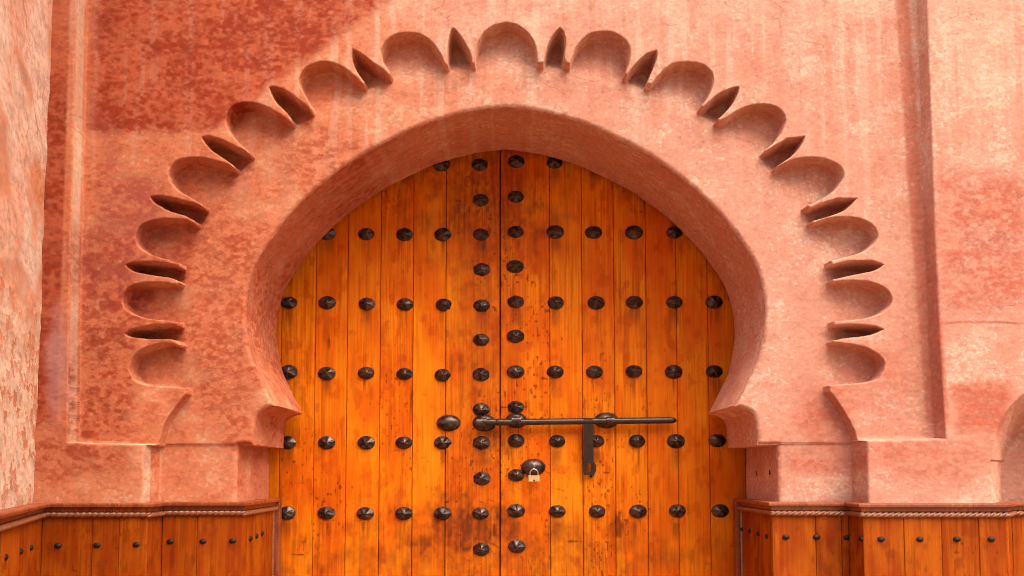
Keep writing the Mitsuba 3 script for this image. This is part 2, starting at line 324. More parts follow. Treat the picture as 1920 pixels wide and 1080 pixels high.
L2 = [(583.5, 202), (577.8, 188.5), (570, 176), (562.5, 162), (560, 150), (565.5, 134), (575.5, 124), (591.7, 117), (610, 114.7), (630, 118.5), (648.3, 128.5), (666.7, 143.5), (681, 158.5)]
S2 = [[(683.5, 153), (678.3, 146.5), (668.3, 131.7), (661, 116.7), (659, 102), (661, 91.5)], [(661, 91.5), (671.7, 96), (686.7, 106.5), (703.3, 119.5), (720, 131.5), (730, 141)]]
L1 = [(732.5, 136), (724, 124), (716.5, 112), (714, 98), (718, 84.5), (728, 71.5), (744.4, 63.2), (763.7, 60.5), (786, 62.8), (803.7, 73), (817, 87.6), (827.4, 103), (831.5, 114), (834, 120)]
S1 = [[(839, 120), (838.6, 108), (838.5, 95), (839.5, 82), (842, 67.4), (847, 54.5), (850, 52)], [(850, 52), (854.5, 55.5), (864.4, 68), (873.3, 82.5), (881.5, 98.5), (884, 108), (885, 118)]]
L0 = [(890, 118), (891, 103), (893.5, 88), (898, 75), (907, 60.5), (921, 50), (935, 44.6), (946, 43.2), (952, 43)]
LOBES, SLITS = [L7, L6, L5, L4, L3, L2, L1], [S7, S6, S5, S4, S3, S2, S1]


# the same on the right-hand half, measured on its own (the carving is not quite symmetrical); base to base through the lobe's crown or the slit's point
RL7 = [(1556, 722.5), (1590, 719.5), (1625, 716.5), (1645, 710), (1657, 693), (1658.5, 678), (1648, 665), (1625, 651.5), (1590, 644), (1563, 641.5)]
RS7 = [[(1562, 638.5), (1570, 637), (1585, 634), (1615, 631), (1642, 625), (1657, 617.5)], [(1657, 617.5), (1645, 612.5), (1620, 608.5), (1590, 607.5), (1565, 610)]]
RL6 = [(1564, 601.5), (1580, 601), (1605, 599), (1635, 593.5), (1660, 582.5), (1672, 568), (1672, 555), (1655, 536.5), (1625, 527), (1590, 525.5), (1563.5, 528)]
RS6 = [[(1561, 524), (1570, 522), (1585, 518.5), (1615, 512.5), (1645, 505), (1658, 496)], [(1658, 496), (1645, 491), (1615, 488), (1585, 490), (1561, 496.5)]]
RL5 = [(1558, 488), (1572, 485), (1595, 479), (1620, 470), (1640, 455), (1647, 440), (1639, 423), (1615, 409.5), (1585, 406), (1550, 409.5), (1527, 418)]
RS5 = [[(1523, 414.5), (1540, 409), (1570, 400), (1595, 386), (1607, 371.5)], [(1607, 371.5), (1575, 371.5), (1542, 380), (1520, 390.5)]]
RL4 = [(1514, 384), (1528, 379), (1552, 366), (1574, 347.5), (1583.5, 328), (1577, 311.5), (1555, 299), (1525, 294), (1495, 296.5), (1472, 304.5), (1460, 311)]
RS4 = [[(1453, 312), (1458, 310), (1473, 300.5), (1492, 285), (1504, 269.5), (1509.5, 255)], [(1509.5, 255), (1476, 260), (1454.5, 272), (1436, 283)]]
RL3 = [(1435, 280), (1442, 275), (1457, 260), (1469, 241), (1474, 222.5), (1468, 208.5), (1451, 197.5), (1429.5, 194.5), (1404.5, 197.5), (1382.5, 207), (1363.8, 219), (1350, 226)]
RS3 = [[(1345, 223), (1350, 220), (1364, 206), (1376, 191), (1384, 175), (1386, 162)], [(1386, 162), (1370, 164.5), (1348, 175), (1332, 188), (1319, 200)]]
RL2 = [(1315, 198), (1326, 184), (1335, 166), (1338.5, 148), (1335, 134), (1320, 121), (1298, 115.5), (1279, 115.5), (1260, 119.5), (1245, 130), (1232, 144), (1222, 157)]
RS2 = [[(1214, 155), (1219.5, 140), (1227, 122), (1232, 106), (1231, 94)], [(1231, 94), (1216, 99), (1198, 113), (1185, 127), (1177, 139)]]
RL1 = [(1171, 137), (1179, 119), (1182, 100), (1180, 85), (1169.5, 71), (1154, 61.5), (1132, 57.8), (1113.5, 60), (1098, 67.5), (1085.5, 80), (1076, 97), (1069, 118)]
RS1 = [[(1061, 116), (1058, 103), (1060, 88), (1060, 71), (1056, 58), (1049.5, 51)], [(1049.5, 51), (1038.5, 62.6), (1029, 78), (1023, 97), (1019, 116)]]
RL0 = [(1008, 116), (1007, 103), (1004, 85), (994.5, 66), (979, 52), (966, 45), (957, 43.3), (952, 43)]
RLOBES, RSLITS = [RL7, RL6, RL5, RL4, RL3, RL2, RL1], [RS7, RS6, RS5, RS4, RS3, RS2, RS1]


half, lobe_polys, slit_polys = [], [], []
for L, S in zip(LOBES, SLITS):
    l = catmull(L, 8); s = np.vstack([catmull(S[0], 8), catmull(S[1], 8)[1:]])
    half += [l, s]
    lobe_polys.append(l); slit_polys.append(s)
half.append(catmull(L0, 8))
right = []
for L, S in zip(RLOBES, RSLITS):
    l = catmull(L, 8); s = np.vstack([catmull(S[0], 8), catmull(S[1], 8)[1:]])
    right += [l, s]
    lobe_polys.append(l); slit_polys.append(s)
right.append(catmull(RL0, 8))
lobe_polys.append(np.vstack([half[-1], right[-1][::-1]]))
BL = catmull([(348, 738), (341, 746), (325, 768), (308, 795), (297, 829)], 8)
BR = catmull([(1556, 733), (1566, 745), (1581, 768), (1596, 795), (1607, 824)], 8)
XBL, XBR = W(269, 880, FR)[0], W(1626, 880, FR)[0]
outline = np.vstack([XZ(np.vstack(half), 0.0), XZ(np.vstack(right)[::-1], 0.0)])
zl, zr = W(270, 834, FR)[2], W(1620, 826, FR)[2]
low_l, low_r = XZ(BL, 0.0), XZ(BR, 0.0)
recess = Polygon(np.vstack([outline, low_r, [[low_r[-1][0], zr], [XBR, zr], [XBR, -0.3], [XBL, -0.3], [XBL, zl], [low_l[-1][0], zl]], low_l[::-1]])).buffer(0.0022, resolution=4).buffer(-0.0022, resolution=4)
if recess.geom_type != 'Polygon':
    recess = max(recess.geoms, key=lambda g: g.area)
fl = XZ([(144, 0), (131, 540), (127, 829)], FR); frr = XZ([(1737, 0), (1757, 540), (1772, 822)], FR)
ext = lambda a, b, z: [a[0] + (a[0] - b[0]) * (z - a[1]) / (a[1] - b[1]), z]
frame = Polygon([ext(fl[0], fl[1], 4.75), *fl, [XBL + 0.02, zl], [XBL + 0.02, zl - 0.02], [XBR - 0.02, zr - 0.02], [XBR - 0.02, zr], *frr[::-1], ext(frr[0], frr[1], 4.75)])
LOW = [(445, 834), (474.6, 833), (475.2, 818), (476.7, 803), (478.7, 787), (485, 775), (499, 766), (519, 761)]
ARC = [(515, 759), (503, 735.7), (489, 705), (474.6, 674.6), (466.5, 640), (462, 610), (461, 580), (466, 540), (480, 495), (511, 445), (546, 400), (586, 360), (636, 320), (686, 286), (736, 260), (785, 237), (836, 220), (890, 207), (948, 200.5)]
mir = lambda q: [(1896 - x, y) for x, y in q]
low_px = [np.array(LOW[:2]), catmull(LOW[1:], 8)]
oL = XZ(np.vstack([low_px[0][:1], low_px[1]]), PIER)
oR = XZ(mir(np.vstack([low_px[0][:1], low_px[1]])), PIER); oR[0, 0] = W(1460, 880, PIER)[0]
aL = XZ(catmull(ARC, 10), PIER); aR = XZ(mir(catmull(ARC, 10)), PIER)
open_line = np.vstack([[[oL[0, 0], 0.0]], oL, aL, aR[::-1][1:], oR[::-1], [[oR[0, 0], 0.0]]])
opening = Polygon(np.vstack([open_line + 0.0, [[oR[0, 0], -1.0], [oL[0, 0], -1.0]]]))
# small arched niche at the right-hand end
xn, zn = W(1862, 863, FR)[0], W(1862, 863, FR)[2]
half_n = (W(2000, 863, FR)[0] - xn)
rise_n = W(2000, 716, FR)[2] - zn
th = np.linspace(np.pi, 0, 40)
niche = Polygon(np.vstack([[[xn, -0.3]], np.stack([xn + half_n + half_n * np.cos(th), zn + rise_n * np.sin(th)], 1), [[xn + 2 * half_n, -0.3]]]))
piers = sbox(XBL, -0.3, oL[0, 0] + 0.3, W(360, 836, PIER)[2]).union(sbox(oR[0, 0] - 0.3, -0.3, XBR, W(1540, 830, PIER)[2]))

XMIN, XMAX, ZMAX = -2.72, 3.7, 5.0
ECX, ECZ = W(949, 600, 0)[[0, 2]]
ERX, ERZ = abs(W(333, 600, 0)[0] - ECX), W(949, 118, 0)[2] - ECZ


def dense(poly, step=0.0006):
    g = shapely.segmentize(poly.boundary, step)
    return shapely.get_coordinates(g)


slits = shapely.union_all([Polygon(XZ(q_, 0.0)).buffer(0) for q_ in slit_polys])
trees = {k: cKDTree(dense(g)) for k, g in dict(recess=recess, frame=frame, opening=opening, niche=niche, piers=piers, slits=slits).items()}
polys = dict(recess=recess, frame=frame, opening=opening, niche=niche, piers=piers, slits=slits)
for g in polys.values():
    shapely.prepare(g)


def sdist(name, P):
    d = trees[name].query(P, distance_upper_bound=0.5)[0]
    d = np.minimum(d, 0.5)
    return np.where(shapely.contains_xy(polys[name], P[:, 0], P[:, 1]), d, -d)


def sm(a, b, x):
    t = np.clip((x - a) / (b - a), 0, 1)
    return t * t * (3 - 2 * t)


def step(sd, total, lip=0.0075, wall=0.004, foot=0.008):
    """Depth across an edge: rounded lip, nearly upright wall, coved foot."""
    total = np.broadcast_to(total, sd.shape)
    u = np.clip((sd + lip) / lip, 0, 1)
    y = lip * (1 - np.sqrt(np.maximum(1 - u * u, 0)))
    v = np.clip(sd / wall, 0, 1)
    hi = np.maximum(total - lip - foot, 0)
    y = y + hi * v
    q = np.clip((sd - wall) / foot, 0, 1)
    return np.minimum(y + foot * np.sqrt(np.maximum(1 - (1 - q) ** 2, 0)), total) * (total > 0)


def height(P):
    x, z = P[:, 0], P[:, 1]
    sr, sf, so, sn, sp = (sdist(k, P) for k in ('recess', 'frame', 'opening', 'niche', 'piers'))
    q0 = np.stack([x, z, z * 0], 1)
    chip = meshkit.fbm(q0 * 38, 2, 12) - 0.5
    big_chip = np.maximum(meshkit.fbm(q0 * 16, 2, 15) - 0.66, 0) * 0.05
    near = np.abs(sr) < 0.03
    sr = sr + np.where(near, 0.0022 * chip + 0.25 * big_chip, 0)
    sf = sf + np.where(np.abs(sf) < 0.03, 0.0025 * chip + 0.4 * big_chip, 0)
    so = so + np.where(np.abs(so) < 0.04, 0.003 * chip + 0.35 * big_chip, 0)
    e = np.sqrt(((x - ECX) / ERX) ** 2 + ((z - ECZ) / ERZ) ** 2)
    lowf = sm(1.95, 2.12, z)
    floor = 0.075 + 0.032 * sm(0.97, 1.12, e) * lowf + 0.012 * sm(0.985, 1.05, e) * lowf
    floor = np.where(z < 1.75, PIER, floor)
    floor = floor + 0.07 * sm(0.0, 0.012, sdist('slits', P)) * sm(1.0, 1.10, e)
    right_side = x > 0
    f1 = step(sf, -FR, 0.012, 0.004, np.where(right_side, 0.022, 0.010))
    f2 = step(sr, -FR, 0.014, 0.006, 0.012)
    d = step(sr, floor)
    y = FR + np.maximum(f1, f2) + d + 0.004 * sm(-0.004, 0.004, sp)
    # rounded arris along the opening
    r = 0.024
    k = np.clip((so + r) / r, 0, 1)
    y = y + r * (1 - np.sqrt(np.maximum(1 - k * k, 0)))
    sn2 = sn + 0.012 * sm(-0.004, 0.004, zn - z)
    y = y + np.clip((sn2 + 0.004) * 1.35, 0, 0.34) * (sn > -0.02)
    q = np.stack([x, z, z * 0], 1)
    und = 0.012 * (meshkit.fbm(q * 1.6, 3, 3) - 0.5) + 0.005 * (meshkit.fbm(q * 6.0, 3, 5) - 0.5) + 0.0012 * (meshkit.fbm(q * np.array([18, 26, 1]), 2, 8) - 0.5)
    return y + und


rng = np.random.default_rng(5)
gx, gz = np.meshgrid(np.arange(XMIN, XMAX, 0.02), np.arange(-0.04, ZMAX, 0.02))
G = np.stack([gx.ravel(), gz.ravel()], 1) + rng.uniform(-0.006, 0.006, (gx.size, 2))
pts = []


def rings(name, offsets, along):
    for o in offsets:
        g = polys[name].buffer(o, resolution=6) if o else polys[name]
        c = shapely.get_coordinates(shapely.segmentize(g.boundary, along))
        pts.append(c)


rings('recess', [-0.03, -0.020, -0.013, -0.0085, -0.007, -0.0055, -0.004, -0.0025, -0.001, 0, 0.0012, 0.0025, 0.004, 0.006, 0.009, 0.012, 0.020, 0.030], 0.006)
rings('frame', [-0.06, -0.05, -0.04, -0.03, -0.02, -0.014, -0.010, -0.006, -0.003, 0, 0.002, 0.004, 0.006, 0.009, 0.012, 0.020], 0.012)
rings('opening', [0, 0.0015, 0.003, 0.005, 0.008, 0.011, 0.015, 0.019, 0.024, 0.03], 0.006)
rings('niche', [-0.21, -0.20, -0.19, -0.10, -0.010, -0.006, -0.002, 0, 0.002, 0.004, 0.008], 0.010)
pts.append(shapely.get_coordinates(shapely.segmentize(LineString([(xn - 0.02, zn), (xn + 0.25, zn)]), 0.004)) + 0)
for dz in (-0.006, -0.004, 0.004, 0.006):
    pts.append(shapely.get_coordinates(shapely.segmentize(LineString([(xn - 0.02, zn + dz), (xn + 0.25, zn + dz)]), 0.004)))
for dz in (-0.006, -0.004, 0, 0.004, 0.006):
    for a, b in ((XBL, oL[0, 0]), (oR[0, 0], XBR)):
        zz = W(360, 836, PIER)[2] if a < 0 else W(1540, 830, PIER)[2]
        pts.append(shapely.get_coordinates(shapely.segmentize(LineString([(a, zz + dz), (b, zz + dz)]), 0.01)))
R_ = np.vstack(pts)
dg = cKDTree(R_).query(G, distance_upper_bound=0.012)[0]
P2 = np.vstack([R_, G[dg > 0.008]])
keep = (P2[:, 0] >= XMIN) & (P2[:, 0] <= XMAX) & (P2[:, 1] >= -0.05) & (P2[:, 1] <= ZMAX)
P2 = P2[keep]
P2 = np.unique(np.round(P2 / 0.0004).astype(np.int64), axis=0) * 0.0004
so_all = sdist('opening', P2)
P2 = P2[so_all <= 0.0006]
tri = Delaunay(P2).simplices
cen = P2[tri].mean(1)
tri = tri[~shapely.contains_xy(opening, cen[:, 0], cen[:, 1])]
hy = height(P2)
V3 = np.stack([P2[:, 0], hy, P2[:, 1]], 1)
nrm = np.cross(V3[tri[:, 1]] - V3[tri[:, 0]], V3[tri[:, 2]] - V3[tri[:, 0]])
tri = np.where((nrm[:, 1] > 0)[:, None], tri[:, ::-1], tri)
cen = P2[tri].mean(1)
NV = np.zeros_like(V3)
fn = np.cross(V3[tri[:, 1]] - V3[tri[:, 0]], V3[tri[:, 2]] - V3[tri[:, 0]])
for k in range(3):
    np.add.at(NV, tri[:, k], fn)
NV /= np.linalg.norm(NV, axis=1, keepdims=True) + 1e-30


def part_of(mask, key, mat='plaster_mat'):
    f = tri[mask]
    if not len(f):
        return
    used, inv = np.unique(f, return_inverse=True)
    path = meshkit.write_ply((V3[used], inv.reshape(-1, 3)), normals=NV[used])
    scene[num(key)] = {'type': 'ply', 'filename': path, 'face_normals': False, 'bsdf': {'type': 'ref', 'id': mat}}


left = np.ones(len(tri), bool)
inside = lambda g: shapely.contains_xy(g, cen[:, 0], cen[:, 1])


def take(mask, key):
    global left
    m = mask & left
    left &= ~m
    part_of(m, key)


in_rec = inside(recess.buffer(0.0))
for poly in lobe_polys:
    take(inside(Polygon(XZ(poly, 0.0)).buffer(0.002)) & in_rec, 'gate_wall__scallop')
for poly in slit_polys:
    take(inside(Polygon(XZ(poly, 0.0)).buffer(0.002)) & in_rec, 'gate_wall__pointed_slit')
take(inside(piers) & in_rec, 'gate_wall__pier') if False else None
take(in_rec & (cen[:, 0] < 0) & (cen[:, 1] < zl), 'gate_wall__pier')
take(in_rec & (cen[:, 0] > 0) & (cen[:, 1] < zr), 'gate_wall__pier')
take(in_rec, 'gate_wall__arch_band')
take(inside(niche), 'gate_wall__niche')
take(inside(frame), 'gate_wall__panel')
take((cen[:, 0] < 0) & (cen[:, 1] < zl), 'gate_wall__corner_block')
take((cen[:, 0] > 0) & (cen[:, 1] < zr) & (cen[:, 0] < frr[2][0]), 'gate_wall__corner_block')
take(cen[:, 0] < 0, 'gate_wall__frame_strip')
take(left.copy(), 'gate_wall__frame_strip')


def reveal(line, key):
    """The wall's thickness behind a run of the opening's outline."""
    line = shapely.get_coordinates(shapely.segmentize(LineString(line), 0.02))
    y0 = height(line - 0) - 0.0015
    ys = np.linspace(0, 1, 34)
    V, n = [], len(line)
    for t in ys:
        y = y0 + (YREV - y0) * t
        q = np.stack([line[:, 0], y, line[:, 1]], 1)
        V.append(q)
    V = np.vstack(V)
    F = [[i * n + j, i * n + j + 1, (i + 1) * n + j + 1, (i + 1) * n + j] for i in range(len(ys) - 1) for j in range(n - 1)]
    m = trimesh.Trimesh(*[V, np.array([[f[0], f[1], f[2]] for f in F] + [[f[0], f[2], f[3]] for f in F])], process=False)
    nv = m.vertex_normals
    t = np.repeat(ys, n)
    amp = np.minimum(t * 6, 1)[:, None]
    q = V * np.array([5.0, 5.0, 5.0])
    V = V + nv * amp * (0.009 * (meshkit.fbm(q, 3, 4) - 0.5) + 0.003 * (meshkit.fbm(q * 4, 2, 6) - 0.5))[:, None]
    m.vertices = V
    add(key, m, 'plaster_mat', 40)


reveal(np.vstack([aL, aR[::-1][1:]]), 'gate_wall__arch_soffit')
reveal(oL[1:], 'gate_wall__impost'); reveal(oR[1:], 'gate_wall__impost')
for o in (oL, oR):
    add('gate_wall__impost_underside', trimesh.util.concatenate([cbox(min(o[0, 0], o[1, 0]) - 0.0, max(o[0, 0], o[1, 0]), PIER + 0.012, YREV, o[0, 1] - 0.001, o[0, 1] + 0.02, 0.0005)]), 'plaster_mat')
reveal(np.array([[oL[0, 0], 0.0], oL[0]]), 'gate_wall__jamb'); reveal(np.array([[oR[0, 0], 0.0], oR[0]]), 'gate_wall__jamb')
# upper wall, coping and the body behind the face (keeps light out from behind the door)
add('gate_wall__upper_wall', cbox(XMIN - 1.2, XMAX + 1.3, FR + 0.004, 1.3, ZMAX - 0.02, 6.2, 0.01), 'plaster_mat')
add('gate_wall__coping', cbox(XMIN - 1.25, XMAX + 1.35, FR - 0.06, 1.36, 6.2, 6.34, 0.02), 'plaster_mat')
add('gate_wall__rear_wall', trimesh.util.concatenate([cbox(XMIN - 1.2, XMAX + 1.3, 1.1, 1.3, -0.05, ZMAX - 0.02, 0.005), cbox(XMIN - 1.2, XMIN - 0.9, 0.02, 1.1, -0.05, ZMAX - 0.02, 0.005),
                                                      cbox(XMAX - 0.01, XMAX + 1.3, FR + 0.003, 1.1, -0.05, ZMAX - 0.02, 0.005)]), 'plaster_mat')
tag('gate_wall', 'salmon plaster gate wall with a scalloped horseshoe arch framing the double door', 'wall')
tag('gate_wall__niche', 'shallow arched niche cut into the far right end of the wall')
tag('gate_wall__frame_strip', 'dark red stained strip of wall along the left edge of the arch panel')

# ------------------------------------------------------------------ side wall on the left
c0, c1 = W(63, 940, FR), W(99, 0, FR)
SD = np.array([0.355, -0.935, 0.0])                   # from the corner towards the viewer
SN = np.array([0.935, 0.355, 0.0])
ts, zs = np.arange(0, 2.6, 0.02), np.arange(-0.04, 6.2, 0.02)
tt, zz = np.meshgrid(ts, zs)
base = c0[None] + (c1 - c0)[None] * ((zz.ravel() - c0[2]) / (c1[2] - c0[2]))[:, None]
Q = base + SD * tt.ravel()[:, None]
q3 = np.stack([tt.ravel() * 0.4, zz.ravel(), zz.ravel() * 0], 1)
rel = 0.012 * (meshkit.fbm(q3 * 2.0, 3, 2) - 0.5) + 0.012 * (meshkit.fbm(q3 * 9, 3, 6) - 0.5) + 0.004 * (meshkit.fbm(q3 * 30, 2, 9) - 0.5)
Q = Q + SN * rel[:, None] - np.array([0, -1, 0]) * 0.0
nx = len(ts)
Fq = np.array([[i * nx + j, i * nx + j + 1, (i + 1) * nx + j + 1, (i + 1) * nx + j] for i in range(len(zs) - 1) for j in range(nx - 1)])
sheet = trimesh.Trimesh(Q, np.vstack([Fq[:, [0, 2, 1]], Fq[:, [0, 3, 2]]]), process=False)
if sheet.face_normals[0][0] < 0:
    sheet.invert()
add('side_wall__face', sheet, 'old_plaster_mat', True)
# body behind the face
pl = [c0 + SD * 0.0 - SN * 0.06, c0 + SD * 2.59 - SN * 0.06, c0 + SD * 2.59 - SN * 1.3, c0 - SN * 1.3]
body = trimesh.creation.extrude_polygon(Polygon([(a[0], a[1]) for a in pl]), 6.2)
add('side_wall__body', body, 'old_plaster_mat')
end = c0 + SD * 2.595
add('side_wall__coping', trimesh.creation.extrude_polygon(Polygon([(a[0], a[1]) for a in [c0 + SN * 0.12 + SD * 0.3, end + SN * 0.12 + SD * 0.06, end - SN * 1.36 + SD * 0.06, c0 - SN * 1.36 + SD * 0.3]]), 0.14).apply_translation([0, 0, 6.2]), 'old_plaster_mat')
tag('side_wall', 'pale weathered plaster wall with crackled peeling paint at the left edge', 'wall')

# ------------------------------------------------------------------ door leaves
ZB, ZT = 0.04, 3.62


def vx(px):
    return W(px, 700, YDOOR)[0]


JL = [495, 526, 590, 650, 712, 773.5, 835.5, 937]
JR = [938.5, 1031, 1092, 1152.5, 1213, 1270, 1329, 1396]
LEAF = ['door_leaf', 'door_leaf_001']
tag('door_leaf', 'left orange wooden door leaf with dark grime near its meeting edge', 'door')
tag('door_leaf_001', 'right orange wooden door leaf carrying the long iron bolt', 'door')
tones = [[2, 0, 3, 1, 0, 1, 3], [0, 1, 0, 3, 2, 3, 2]]
for li, J in enumerate((JL, JR)):
    for i in range(7):
        a, b = vx(J[i]) + 0.0016, vx(J[i + 1]) - 0.0016
        y = YDOOR + [0.0, 0.003, 0.001, 0.004, 0.002, 0.0035, 0.0][i]
        if (li, i) == (0, 6):
            y = YDOOR - 0.004
        add(f'{LEAF[li]}__plank', cbox(a, b, y, YDOOR + 0.045, ZB, ZT, 0.0035), f'wood_mat_{tones[li][i]}')
    add(f'{LEAF[li]}__backing', cbox(vx(J[0]), vx(J[-1]), YDOOR + 0.046, YDOOR + 0.075, ZB, ZT, 0.002), 'stile_mat')


def stud_mesh(rand):
    """Forged boss: a low dome with raised rays meeting at its crown."""
    rings_, n = [0.0, 0.12, 0.26, 0.42, 0.58, 0.74, 0.88, 0.97, 1.0], 60
    rot = rand.uniform(0, 1.05)
    V, F = [[0, 0, 0.034]], []
    for r in rings_[1:]:
        for k in range(n):
            th = 2 * np.pi * k / n
            d = ((th + rot) % (np.pi / 3)) - np.pi / 6
            h = 0.006 + 0.028 * (1 - min(1.0, r * math.cos(d)) ** 1.5)
            h += 0.0042 * max(0.0, 1 - abs(abs(d) - np.pi / 6) / 0.16) * min(1, 3 * r) * (1 - r ** 8)
            V.append([r * 0.5 * math.cos(th), r * 0.5 * math.sin(th), 0.0 if r == 1.0 else h + rand.normal(0, 0.0004)])
    for k in range(n):
        F.append([0, 1 + k, 1 + (k + 1) % n])
    for i in range(len(rings_) - 2):
        for k in range(n):
            a, b = 1 + i * n + k, 1 + i * n + (k + 1) % n
            F += [[a, a + n, b + n], [a, b + n, b]]
    return trimesh.Trimesh(V, F, process=False)


STUD_L = [(828, 307), (900, 307), (901, 374), (612, 436), (686, 437), (758, 438), (830, 438), (902, 438), (903, 504),
          (541, 566), (613, 566), (687, 568), (759, 569), (832, 570), (903, 572), (902, 636),
          (540, 696), (612, 699), (686, 698), (758, 700), (830, 702), (902, 701), (902, 767),
          (538, 829), (612, 829), (686, 829), (757, 829), (830, 829), (902, 829), (903, 896),
          (537, 961), (611, 961), (684, 962), (757, 962), (830, 962), (901, 962), (902, 1029)]
STUD_R = [(968, 301), (1040, 303), (967, 367), (967, 433), (1041, 433), (1113, 434), (1189, 434), (1265, 434), (966, 498),
          (967, 564), (1042, 566), (1118, 566), (1190, 565), (1265, 565), (1340, 565), (967, 629),
          (967, 696), (1041, 696), (1115, 696), (1189, 695), (1264, 696), (1340, 695), (967, 762),
          (968, 825), (1045, 826), (1118, 826), (1195, 826), (1268, 826), (1346, 825), (968, 890),
          (968, 957), (1045, 958), (1120, 958), (1197, 958), (1271, 957), (1351, 957), (969, 1024)]
srng = np.random.default_rng(11)
variants = [stud_mesh(srng) for _ in range(8)]
for li, S in enumerate((STUD_L, STUD_R)):
    for px, py in S:
        q = W(px, py + 1, YDOOR - 0.012)
        s = srng.uniform(0.95, 1.06)
        sd = face_out(variants[srng.integers(8)], q[0], YDOOR + 0.003, q[2], 0.106 * s, 0.081 * s * srng.uniform(0.95, 1.05))
        sd.apply_transform(trimesh.transformations.rotation_matrix(srng.uniform(-0.10, 0.10), [1, 0, 0], [q[0], YDOOR, q[2]]) @ trimesh.transformations.rotation_matrix(srng.uniform(-0.10, 0.10), [0, 0, 1], [q[0], YDOOR, q[2]]))
        sd.invert() if sd.volume < 0 else None
        add(f'{LEAF[li]}__stud', sd, 'iron_mat', 24)

DOME = [(0.0001, 0.034), (0.012, 0.0335), (0.026, 0.030), (0.040, 0.023), (0.050, 0.013), (0.054, 0.004), (0.054, 0.0)]


def dome(px, py, w, h, key, depth=1.0, lab=None):
    q = W(px, py, YDOOR - 0.01)
    m = face_out(lathe([(r, z * depth) for r, z in DOME]), q[0], YDOOR + 0.003, q[2], w / 0.108, h / 0.108)
    v = m.vertices
    m.vertices = v + 0.0025 * (meshkit.fbm(v * 25, 2, 3) - 0.5)[:, None]
    m.invert() if m.volume < 0 else None
    k = add(key, m, 'iron_mat', 50)
    if lab:
        tag(k, lab)
    return q


dome(841, 793, 0.150, 0.104, 'door_leaf__bolt_boss', 1.2, 'smooth iron boss left of the bolt end')
dome(908, 793, 0.150, 0.108, 'door_leaf__bolt_boss', 1.1)
dome(968, 788, 0.130, 0.096, 'door_leaf_001__bolt_boss', 1.1)
dome(1137, 788, 0.150, 0.100, 'door_leaf_001__bolt_boss', 1.2)
dome(1000, 876, 0.150, 0.104, 'door_leaf_001__hasp_boss', 1.2, 'smooth iron boss behind the padlock')
YB = YDOOR - 0.050
a, b = W(905, 792, YB), W(1269, 788, YB)
tpar = np.array([0, 0.03, 0.06, 0.068, 0.074, 0.10, 0.12, 0.5, 0.97, 0.985, 0.995, 1.0])
rad = np.array([0.019, 0.022, 0.022, 0.017, 0.021, 0.021, 0.0195, 0.0195, 0.0195, 0.016, 0.010, 0.003])
add('door_leaf_001__sliding_bolt', tube_mesh(a + (b - a) * tpar[:, None], rad, 20), 'bar_mat', 40)
tag('door_leaf_001__sliding_bolt', 'long black iron bar lying across both leaves')


def staple(px, py, key, wid=0.035, r=0.026):
    """An iron strap arching over the bolt with its feet in the boss."""
    c = W(px, py, YB)
    arc = [(r * math.cos(t), r * math.sin(t)) for t in np.linspace(-1.45, 1.45, 12)]
    outer = [(c[1] - x, c[2] + z) for x, z in arc]
    innr = [(c[1] - x * 0.78, c[2] + z * 0.78) for x, z in arc]
    outer = [(YDOOR - 0.01, outer[0][1])] + outer + [(YDOOR - 0.01, outer[-1][1])]
    innr = [(YDOOR - 0.01, innr[0][1])] + innr + [(YDOOR - 0.01, innr[-1][1])]
    m = trimesh.creation.extrude_polygon(Polygon(outer + innr[::-1]).buffer(0), wid)
    v = m.vertices
    m.vertices = np.stack([c[0] - wid / 2 + v[:, 2], v[:, 0], v[:, 1]], 1)
    m.fix_normals()
    add(key, m, 'iron_mat', 30)


staple(903, 792, 'door_leaf__staple', 0.062, 0.029); staple(968, 789, 'door_leaf_001__staple', 0.055, 0.028); staple(1144, 789, 'door_leaf_001__staple', 0.048, 0.026)
# hasp hanging from the bolt: a strap widening to a slotted end
h0, h1 = W(1103, 790, YB - 0.012), W(1107, 890, YB - 0.012)
xc = h0[0]
shape = Polygon([(xc - 0.026, h0[2] + 0.012), (xc + 0.026, h0[2] + 0.012), (xc + 0.030, h1[2] + 0.085), (xc + 0.045, h1[2] + 0.055), (xc + 0.045, h1[2] + 0.022), (xc + 0.034, h1[2]),
                 (xc - 0.018, h1[2]), (xc - 0.030, h1[2] + 0.022), (xc - 0.030, h1[2] + 0.055), (xc - 0.026, h1[2] + 0.085)]).buffer(0.003)
slot = sbox(xc - 0.001, h1[2] + 0.018, xc + 0.014, h1[2] + 0.068).buffer(0.002)
hm = trimesh.creation.extrude_polygon(shape.difference(slot), 0.009)
hm.vertices = np.stack([hm.vertices[:, 0], YB - 0.020 + 0.009 - hm.vertices[:, 2], hm.vertices[:, 1]], 1)
hm.vertices[:, 1] += np.interp(hm.vertices[:, 2], [h1[2], h0[2]], [0.035, 0.0])
hm.fix_normals()
ring = tube_mesh([[xc - 0.028, YB, h0[2] - 0.001], [xc, YB, h0[2] - 0.001], [xc + 0.028, YB, h0[2] - 0.001]], 0.0225, 18)
add('door_leaf_001__hasp', trimesh.util.concatenate([hm, ring]), 'hasp_mat', 30)
tag('door_leaf_001__hasp', 'slotted iron hasp hanging down from the bolt')
q = W(1109, 893, YDOOR - 0.01)
add('door_leaf_001__nail', face_out(lathe([(0.0001, 0.02), (0.006, 0.018), (0.009, 0.010), (0.009, 0)], 12), q[0], YDOOR + 0.003, q[2]), 'nail_mat', 40)
# open eye for the padlock, on its boss
q = W(1001, 873, YDOOR - 0.035)
th = np.linspace(0, 2 * np.pi, 25)
eye = tube_mesh(np.stack([q[0] + 0 * th, YDOOR - 0.030 + 0.014 * np.cos(th), q[2] + 0.018 * np.sin(th)], 1), 0.0045, 8, False)
add('door_leaf_001__lock_eye', eye, 'steel_mat', True)
